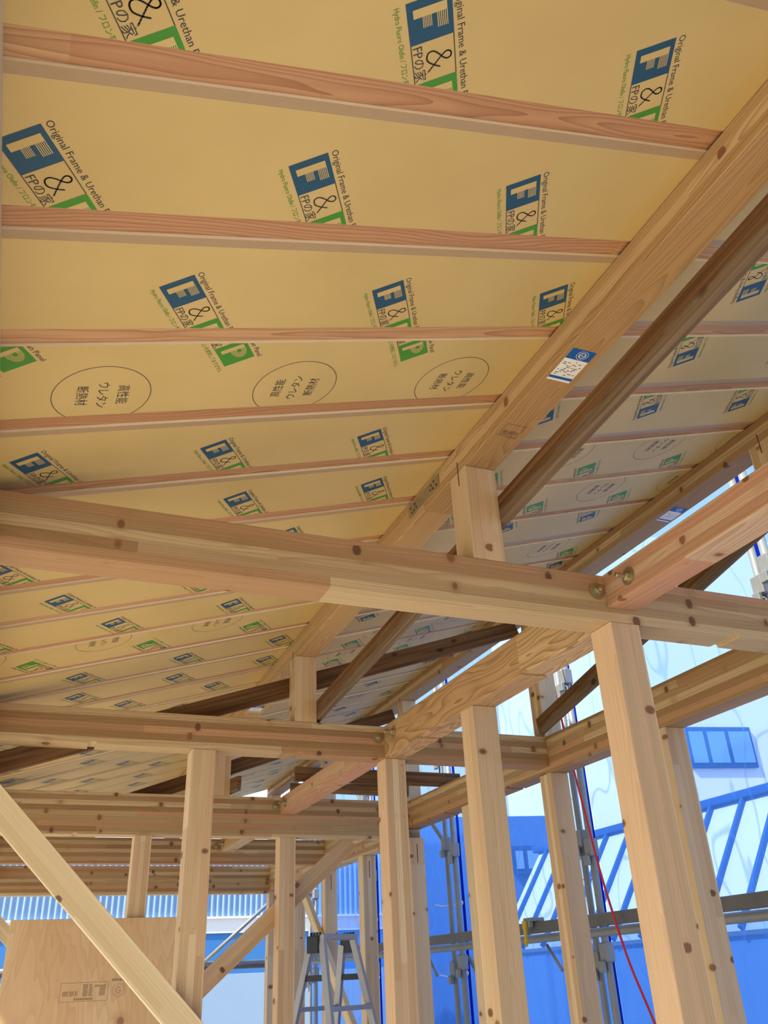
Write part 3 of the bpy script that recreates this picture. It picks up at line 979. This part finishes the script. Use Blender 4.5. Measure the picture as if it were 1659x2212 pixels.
# ------------------------------------------------------------------ plywood sheet with its stamp
PLY_W, PLY_H, PLY_T = 0.91, 1.823, 0.024
lean = math.atan2(0.22, 1.82)
ply = link('plywood_sheet', box_mesh('plywood_sheet', 0, PLY_W, 0, PLY_T, 0, PLY_H, 0.001), 'plywood', None,
           Matrix.Translation((0.022, 5.555 - 0.22, FLOOR + 0.0005)) @ Matrix.Rotation(-lean, 4, 'X'))
tag(ply, 'plywood sheet with a faint ink stamp, leaning upright behind the pale brace', 'plywood')
pp = Print()
outline(pp, 0, 0, 0.25, 0.092, 0.0016, 'stamp_faint')
r3 = random.Random(2)
for (a, b, w_, h_) in ((0.015, 0.028, 0.030, 0.024), (0.050, 0.028, 0.022, 0.024), (0.078, 0.028, 0.012, 0.024), (0.118, 0.025, 0.026, 0.062), (0.150, 0.025, 0.020, 0.062),
                       (0.178, 0.068, 0.026, 0.014), (0.205, 0.025, 0.032, 0.056)):
    nrow = int(h_ / 0.006)
    for i in range(nrow):
        x_ = a
        while x_ < a + w_ - 0.003:
            ln = r3.uniform(0.003, 0.007)
            pp.rect(x_, b + i * 0.006, min(x_ + ln, a + w_), b + i * 0.006 + 0.004, 'stamp_faint')
            x_ += ln + 0.0015
for i in range(9):
    pp.rect(0.075 + i * 0.011, 0.007, 0.075 + i * 0.011 + 0.008, 0.017, 'stamp_faint')
pp.ring(0.306, 0.048, 0.034, 0.0012, 'stamp_faint', 40)
pp.ring(0.306, 0.048, 0.026, 0.0010, 'stamp_faint', 40)
pp.ring(0.306, 0.048, 0.015, 0.0030, 'stamp_faint', 30, a0=0.6, a1=5.9)
pp.rect(0.306, 0.044, 0.319, 0.048, 'stamp_faint')
for i in range(5):
    pp.rect(0.268 + i * 0.013, 0.092, 0.268 + i * 0.013 + 0.010, 0.104, 'stamp_faint')
pst = pp.build('ink_stamp', lambda u, w: (u, w), ['stamp_faint'], lift=0.0005)
so = bpy.data.objects.new('ink_stamp', pst)
C.objects.link(so)
so.parent = ply
so.matrix_basis = Matrix.Translation((0.302, -0.0002, 1.41)) @ Matrix.Rotation(math.pi / 2, 4, 'X')

# ------------------------------------------------------------------ stepladder
def rod(name, a, b, w, t, mat, parent, zdir=EZ):
    a, b = Vector(a), Vector(b)
    me = bar_mesh(name, (b - a).length, w, t, bevel=0.002)
    return link(name, me, mat, parent, frame(a, b - a, zdir))
lad = empty('stepladder', (2.00, 5.86, FLOOR), math.radians(24))
tag(lad, 'aluminium stepladder with dark plastic hinges standing by the outer wall posts', 'ladder')
LM = lad.matrix_basis
def lp(x, y, z):
    return LM @ Vector((x, y, z))
HT = 1.70
def rail(s, front, z):
    f = 1 - z / HT
    yy = (-0.43 if front else 0.43) * f + (-0.045 if front else 0.045)
    return lp(s * (0.135 + 0.165 * f), yy, z)
lx = (LM.to_3x3() @ Vector((1, 0, 0)))
for front in (True, False):
    for s in (-1, 1):
        rl = rod('front_rail' if front else 'rear_rail', rail(s, front, 0.0), rail(s, front, HT if front else HT - 0.05), 0.026, 0.052, 'alu', lad, LM.to_3x3() @ Vector((0, 1, 0)))
    for z in (0.38, 0.68, 0.98, 1.29) if front else (0.38, 0.68, 0.98, 1.29):
        rod('rung', rail(-1, front, z), rail(1, front, z), 0.055 if front else 0.03, 0.026, 'alu', lad)
rod('top_step', lp(-0.15, -0.035, HT - 0.01), lp(0.15, -0.035, HT - 0.01), 0.09, 0.035, 'alu', lad)
for s in (-1, 1):
    hb = link('hinge', box_mesh('hinge', -0.014, 0.014, -0.055, 0.055, -0.07, 0.03, 0.004), 'black_plastic', lad, LM @ Matrix.Translation((s * 0.148, 0.02, HT - 0.03)))
    rod('spreader_lock', rail(s, True, 1.46), rail(s, False, 1.46), 0.012, 0.035, 'black_plastic', lad)
    for i in range(4):
        link('hinge_tooth', box_mesh('hinge_tooth', -0.006, 0.006, -0.006, 0.006, 0, 0.02), 'black_plastic', lad, LM @ Matrix.Translation((s * 0.148, -0.04 + i * 0.028, HT)))

# ------------------------------------------------------------------ scaffold along the outer wall
XS = 3.15
GROUND = -4.2
def scaffold_post(x, y, z1, label, group, couplers, r=0.0213):
    o = link('scaffold_post', tube_mesh('scaffold_post', [(0, 0, 0), (0, 0, z1 - GROUND)], r, 14), 'steel', None, Matrix.Translation((x, y, GROUND)))
    tag(o, label, 'scaffold post', group)
    for z in couplers:
        c = link('coupler', box_mesh('coupler', -0.030, 0.030, -0.034, 0.034, -0.05, 0.05, 0.006), 'steel', o, Matrix.Translation((x, y, z)))
        l_ = link('coupler_lug', box_mesh('coupler_lug', -0.055, -0.031, -0.022, 0.022, -0.028, 0.028, 0.004), 'steel', None)
        l_.matrix_basis = Matrix.Translation((x, y, z - 0.07)) 
        adopt(l_, o)
    return o
gs = 'scaffold posts beside the blue sheeting'
PAIRS = ('by the near wall', 'before the house wall', 'beyond the reddish square girder', 'beside the red cord', 'with the slanting diagonal', 'over the deep tie beam', 'behind the stepladder')
for i, (y, dy_) in enumerate(((-0.9, 0.08), (0.95, 0.08), (2.695, 0.075), (4.48, 0.09), (6.285, 0.135), (8.04, 0.17), (9.80, 0.2))):
    ls = 'grey steel scaffold post with clamp sockets, one of the pair ' + PAIRS[i]
    scaffold_post(XS, y, 3.3, ls, gs, (-0.62, 0.07, 0.62 if i < 4 else 0.84, 1.66))
    scaffold_post(XS, y + dy_, 3.3, ls, gs, (-0.55, 0.03, 0.68 if i < 4 else 0.90, 1.58), r=0.019)
def rail_y(name, x, z, r, y0, y1, mat, label, cat='rail', group=None):
    return tag(link(name, tube_mesh(name, [(0, 0, 0), (0, y1 - y0, 0)], r, 14), mat, None, Matrix.Translation((x, y0, z))), label, cat, group)
rail_y('scaffold_rail', XS - 0.050, 0.170, 0.0243, -2.0, 10.35, 'steel', 'round galvanised scaffold rail under the dark flat bar')
tag(link('scaffold_board', box_mesh('scaffold_board', -0.035, 0, 0, 12.2, -0.032, 0.032, 0.004), 'steel_dark', None, Matrix.Translation((XS - 0.0785 + 0.0, -1.9, 0.228))),
    'dark grey scaffold plank edge above the round rail', 'scaffold plank')
for y in (6.62, 4.86):
    br = tag(link('plank_bracket', tube_mesh('plank_bracket', [(0, 0.16, 0), (0, 0.02, -0.14)], 0.010, 8), 'steel', None, Matrix.Translation((XS - 0.05, y, 0.13))),
             'small slanting steel bracket under the scaffold rail', 'bracket', 'plank brackets')
cl = empty('rail_clamp', (XS - 0.10, 5.08, 0.20))
tag(cl, 'yellow-handled clamp gripping the scaffold rail', 'clamp')
clm = cl.matrix_basis
link('clamp_jaw', box_mesh('clamp_jaw', -0.05, 0.05, -0.065, 0.025, 0.062, 0.085, 0.004), 'steel', cl, clm)
link('clamp_body', box_mesh('clamp_body', -0.055, -0.02, -0.05, 0.02, 0.03, 0.085, 0.006), 'steel', cl, clm)
bm = bmesh.new()
hp = [(-0.016, 0.07), (0.016, 0.07), (0.020, 0.045), (0.010, 0.01), (0.012, -0.055), (0.0, -0.075), (-0.014, -0.055), (-0.012, 0.0), (-0.022, 0.045)]
f_ = bm.faces.new([bm.verts.new((0, a, b)) for a, b in hp])
r_ = bmesh.ops.extrude_face_region(bm, geom=[f_])
for v in r_['geom']:
    if isinstance(v, bmesh.types.BMVert):
        v.co.x += 0.012
link('clamp_handle', bm_mesh(bm, 'clamp_handle'), 'yellow', cl, clm @ Matrix.Translation((-0.07, -0.01, 0.0)))
# scaffold diagonals
def diag(a, b, label, r=0.017):
    a, b = Vector(a), Vector(b)
    tag(link('scaffold_diagonal', tube_mesh('scaffold_diagonal', [(0, 0, 0), b - a], r, 10), 'steel', None, Matrix.Translation(a)), label, 'scaffold brace')
diag((XS + 0.065, 6.42, 0.80), (XS + 0.065, 7.9, 2.05), 'thin scaffold diagonal rising behind the far scaffold post')
diag((XS + 0.065, 8.25, 1.35), (XS + 0.065, 9.7, 2.9), 'thin pale scaffold diagonal seen over the deep tie beam')
diag((XS + 0.065, 6.30, 0.10), (XS + 0.065, 5.2, -0.9), 'scaffold diagonal dropping below the rail')
# end scaffold across the far gable
YB = 10.4
def rail_x(x0, x1, z, r, label):
    tag(link('scaffold_rail', tube_mesh('scaffold_rail', [(0, 0, 0), (x1 - x0, 0, 0)], r, 12), 'steel', None, Matrix.Translation((x0, YB, z))), label, 'rail')
rail_x(-1.2, 3.3, 0.208, 0.022, 'scaffold rail across the far end of the house')
tag(link('scaffold_board', box_mesh('scaffold_board', 0, 4.4, 0, 0.25, -0.025, 0.025, 0.004), 'steel_dark', None, Matrix.Translation((-1.2, YB + 0.03, 0.172))), 'scaffold plank across the far end of the house', 'scaffold plank')
diag((2.03, YB - 0.05, 0.20), (3.05, YB - 0.05, 1.03), 'grey scaffold diagonal across the far end of the house', 0.02)
scaffold_post(-1.1, YB + 0.3, 2.4, 'scaffold post at the far eave corner', None, (0.3,))

# ------------------------------------------------------------------ blue sheeting on the scaffold
XT = 3.42
def sheet(y0, y1, z0, z1, seed, label):
    ny, nz = 46, 60
    r = random.Random(seed)
    folds = [(r.uniform(y0, y1), r.uniform(0.03, 0.12), r.uniform(-0.03, 0.03), r.uniform(-0.12, 0.12)) for _ in range(9)]
    waves = [(r.uniform(1.0, 5.0), r.uniform(0.4, 2.2), r.uniform(0, 6.28), r.uniform(0.006, 0.016)) for _ in range(6)]
    vs, fs = [], []
    for j in range(nz + 1):
        z = z0 + (z1 - z0) * j / nz
        for i in range(ny + 1):
            y = y0 + (y1 - y0) * i / ny
            d = sum(a * math.sin(p * y + q * z + s) for p, q, s, a in waves)
            for yc, w_, am, sl_ in folds:
                d += am * math.exp(-(((y - yc - sl_ * (z - z0)) / w_) ** 2))
            edge = min(1, 6 * min(i, ny - i) / ny)
            vs.append((d * edge, y - y0, z - z0))
    for j in range(nz):
        for i in range(ny):
            a = j * (ny + 1) + i
            fs.append((a, a + 1, a + ny + 2, a + ny + 1))
    o = link('blue_sheet', mesh('blue_sheet', vs, fs, smooth=True), 'tarp', None, Matrix.Translation((XT, y0, z0)))
    tag(o, label, 'tarpaulin', 'blue sheets on the scaffold')
    h = link('hem', box_mesh('hem', -0.006, -0.002, 0.0, 0.042, 0, z1 - z0), 'hem', o, Matrix.Translation((XT, y0, z0)))
    for z in (-1.0, 0.0, 0.50, 1.5):
        pts = [Vector((XT - 0.02, y0 + 0.01, z)) + Vector((-0.19 * t, 0.10 * t + 0.04 * math.sin(9 * t), -0.02 * math.sin(3 * t))) for t in (0, 0.25, 0.5, 0.75, 1.0)]
        c = link('tie_cord', tube_mesh('tie_cord', pts, 0.004, 6), 'white_cord', o, Matrix.Identity(4))
        e = link('eyelet', tube_mesh('eyelet', [(0, 0.012 * math.cos(a), 0.012 * math.sin(a)) for a in [2 * math.pi * q / 12 for q in range(12)]], 0.004, 6, True), 'white_cord', o,
                 Matrix.Translation((XT - 0.02, y0 + 0.015, z)))
SHEET_LABELS = ('blue translucent sheet on the scaffold beside the near end of the house',
                'blue sheet glowing nearly white beyond the reddish square girder',
                'wrinkled blue sheet with a three-pane window and metal roof showing through',
                'wrinkled blue sheet with a dark hem beside the red cord',
                'blue sheet behind the paired scaffold posts with a slanting diagonal',
                'blue sheet at the far corner behind the stepladder')
yy = [-2.2, 1.15, 2.95, 4.80, 6.70, 8.58, 10.9]
for i in range(len(yy) - 1):
    sheet(yy[i], yy[i + 1] - 0.004, -4.0, 3.2, 20 + i, SHEET_LABELS[i])

# red cord hanging from the scaffold
cord = [tuple(c * 2.985 / 3.08 for c in p) for p in ((3.08, 4.56, 1.95), (3.08, 4.536, 1.713), (3.08, 4.499, 1.426), (3.08, 4.44, 1.054), (3.08, 4.379, 0.736), (3.08, 4.336, 0.504), (3.08, 4.28, 0.284), (3.08, 4.193, 0.012), (3.08, 4.072, -0.247), (3.06, 3.85, -0.7), (3.0, 3.5, -1.4), (2.98, 3.2, -2.6))]
def catmull(p, n=6):
    out = []
    P = [Vector(q) for q in p]
    for i in range(len(P) - 1):
        a, b, c, d = P[max(i - 1, 0)], P[i], P[i + 1], P[min(i + 2, len(P) - 1)]
        for k in range(n):
            t = k / n
            out.append(0.5 * (2 * b + (c - a) * t + (2 * a - 5 * b + 4 * c - d) * t * t + (3 * b - a - 3 * c + d) * t ** 3))
    out.append(P[-1])
    return out
tag(link('red_cord', tube_mesh('red_cord', catmull(cord), 0.0065, 8), 'red'), 'red cord hanging from the scaffold past the dark plank', 'cord')

# ------------------------------------------------------------------ neighbours behind the sheeting
nr = empty('neighbour_outhouse', (6.0, 6.0, -4.2))
tag(nr, 'low neighbouring building with a pale standing-seam metal roof, seen through the blue sheet', 'building')
RA, RB = Vector((6.5, 0, 1.39)), Vector((5.68, 0, 0.215))
y_a, y_b = 3.2, 10.4
dn = (RB - RA).normalized()
nrm = Vector((-dn.z, 0, dn.x))
if nrm.x > 0: nrm = -nrm
vs = [tuple(RA + EY * y_a), tuple(RA + EY * y_b), tuple(RB + EY * y_b), tuple(RB + EY * y_a)]
vs += [tuple(Vector(p) - nrm * 0.06) for p in vs]
rf = link('metal_roof', mesh('metal_roof', vs, [(0, 1, 2, 3), (7, 6, 5, 4), (0, 4, 5, 1), (1, 5, 6, 2), (2, 6, 7, 3), (3, 7, 4, 0)]), 'roof_metal', nr)
seam_me = bar_mesh('roof_seam', (RB - RA).length, 0.036, 0.045, bevel=0)
seam_me.materials.append(M['seam'])
y_ = y_a + 0.22
while y_ < y_b:
    s_ = bpy.data.objects.new('roof_seam', seam_me)
    C.objects.link(s_)
    s_.matrix_basis = frame(RA + EY * y_ + nrm * 0.026, dn, nrm)
    adopt(s_, rf)
    y_ += 0.45
link('ridge_cap', box_mesh('ridge_cap', 6.43, 6.62, y_a - 0.1, y_b + 0.1, 1.37, 1.45, 0.01), 'seam', nr)
link('wall', box_mesh('wall', 5.74, 7.4, y_a + 0.1, y_b - 0.1, -4.2, 0.20), 'wall_mid', nr)

d12 = Vector((math.cos(math.radians(12)), -math.sin(math.radians(12)), 0))
n12 = Vector((-math.sin(math.radians(12)), -math.cos(math.radians(12)), 0))      # towards the camera
def house(name, base, width, z1, depth, mat, label):
    o = empty(name, (base.x, base.y, -4.2))
    tag(o, label, 'building')
    b = link('wall', box_mesh('wall', 0, width, 0, depth, 0, z1 + 4.2), mat, o, frame((base.x, base.y, -4.2), d12, EZ))
    return o
def window(o, p, w_, h_, bars):
    f = frame(p + n12 * 0.02, d12, EZ)
    fr = link('window_frame', box_mesh('window_frame', 0, w_, -0.04, 0.04, 0, h_), 'frame_dark', o, f)
    t = 0.075
    xs = [0] + bars + [w_]
    for a, b in zip(xs[:-1], xs[1:]):
        pn = link('window_pane', box_mesh('window_pane', a + t / 2, b - t / 2, -0.052, -0.040, t, h_ - t), 'glass', None)
        pn.matrix_basis = f
        adopt(pn, fr)
h1 = house('neighbour_house', Vector((9.991, 11.092, 0)) - d12 * 1.2, 9.0, 7.0, 6.0, 'wall_white', 'white neighbouring house with a three-pane window, seen through the blue sheet')
window(h1, Vector((9.97, 11.092, 2.76)), 1.17, 0.66, [0.33, 0.72])
h2 = house('neighbour_house', Vector((7.476, 12.9, 0)) - d12 * 3.2, 3.95, 2.26, 3.0, 'block', 'grey-blue neighbouring house with a small dark window, seen through the blue sheet')
window(h2, Vector((7.49, 12.86, 1.36)), 0.46, 0.42, [0.20])

# far gable end: neighbouring wall with corrugated sheeting
fe = empty('neighbour_wall', (0.5, 12.5, -4.2))
tag(fe, 'neighbouring wall with blue corrugated sheeting above a white band, beyond the end wall beam', 'building')
def corr_sheet(x0, x1, z0, z1, pitch, amp):
    n = int((x1 - x0) / pitch * 6)
    vs, fs = [], []
    for i in range(n + 1):
        x = x0 + (x1 - x0) * i / n
        y = 12.45 + amp * math.sin(2 * math.pi * i / 6)
        vs += [(x, y, z0), (x, y, z1)]
    for i in range(n):
        fs.append((2 * i, 2 * i + 2, 2 * i + 3, 2 * i + 1))
    return mesh('corrugated_sheet', vs, fs, smooth=True)
x_ = -3.0
while x_ < 5.0:
    link('corrugated_sheet', corr_sheet(x_, x_ + 0.93, 0.79, 1.62, 0.076, 0.016), 'corr', fe)
    x_ += 0.915
link('white_band', box_mesh('white_band', -3, 5.4, 12.44, 12.8, 0.60, 0.79), 'wall_white', fe)
link('band_cap', box_mesh('band_cap', -3, 5.4, 12.40, 12.8, 0.775, 0.80), 'wall_white', fe)
link('wall', box_mesh('wall', -3, 5.4, 12.46, 12.9, 0.12, 0.60), 'wall_blue', fe)
link('lower_wall', box_mesh('lower_wall', -3, 5.4, 12.46, 12.9, -4.2, 0.12), 'wall_pale', fe)
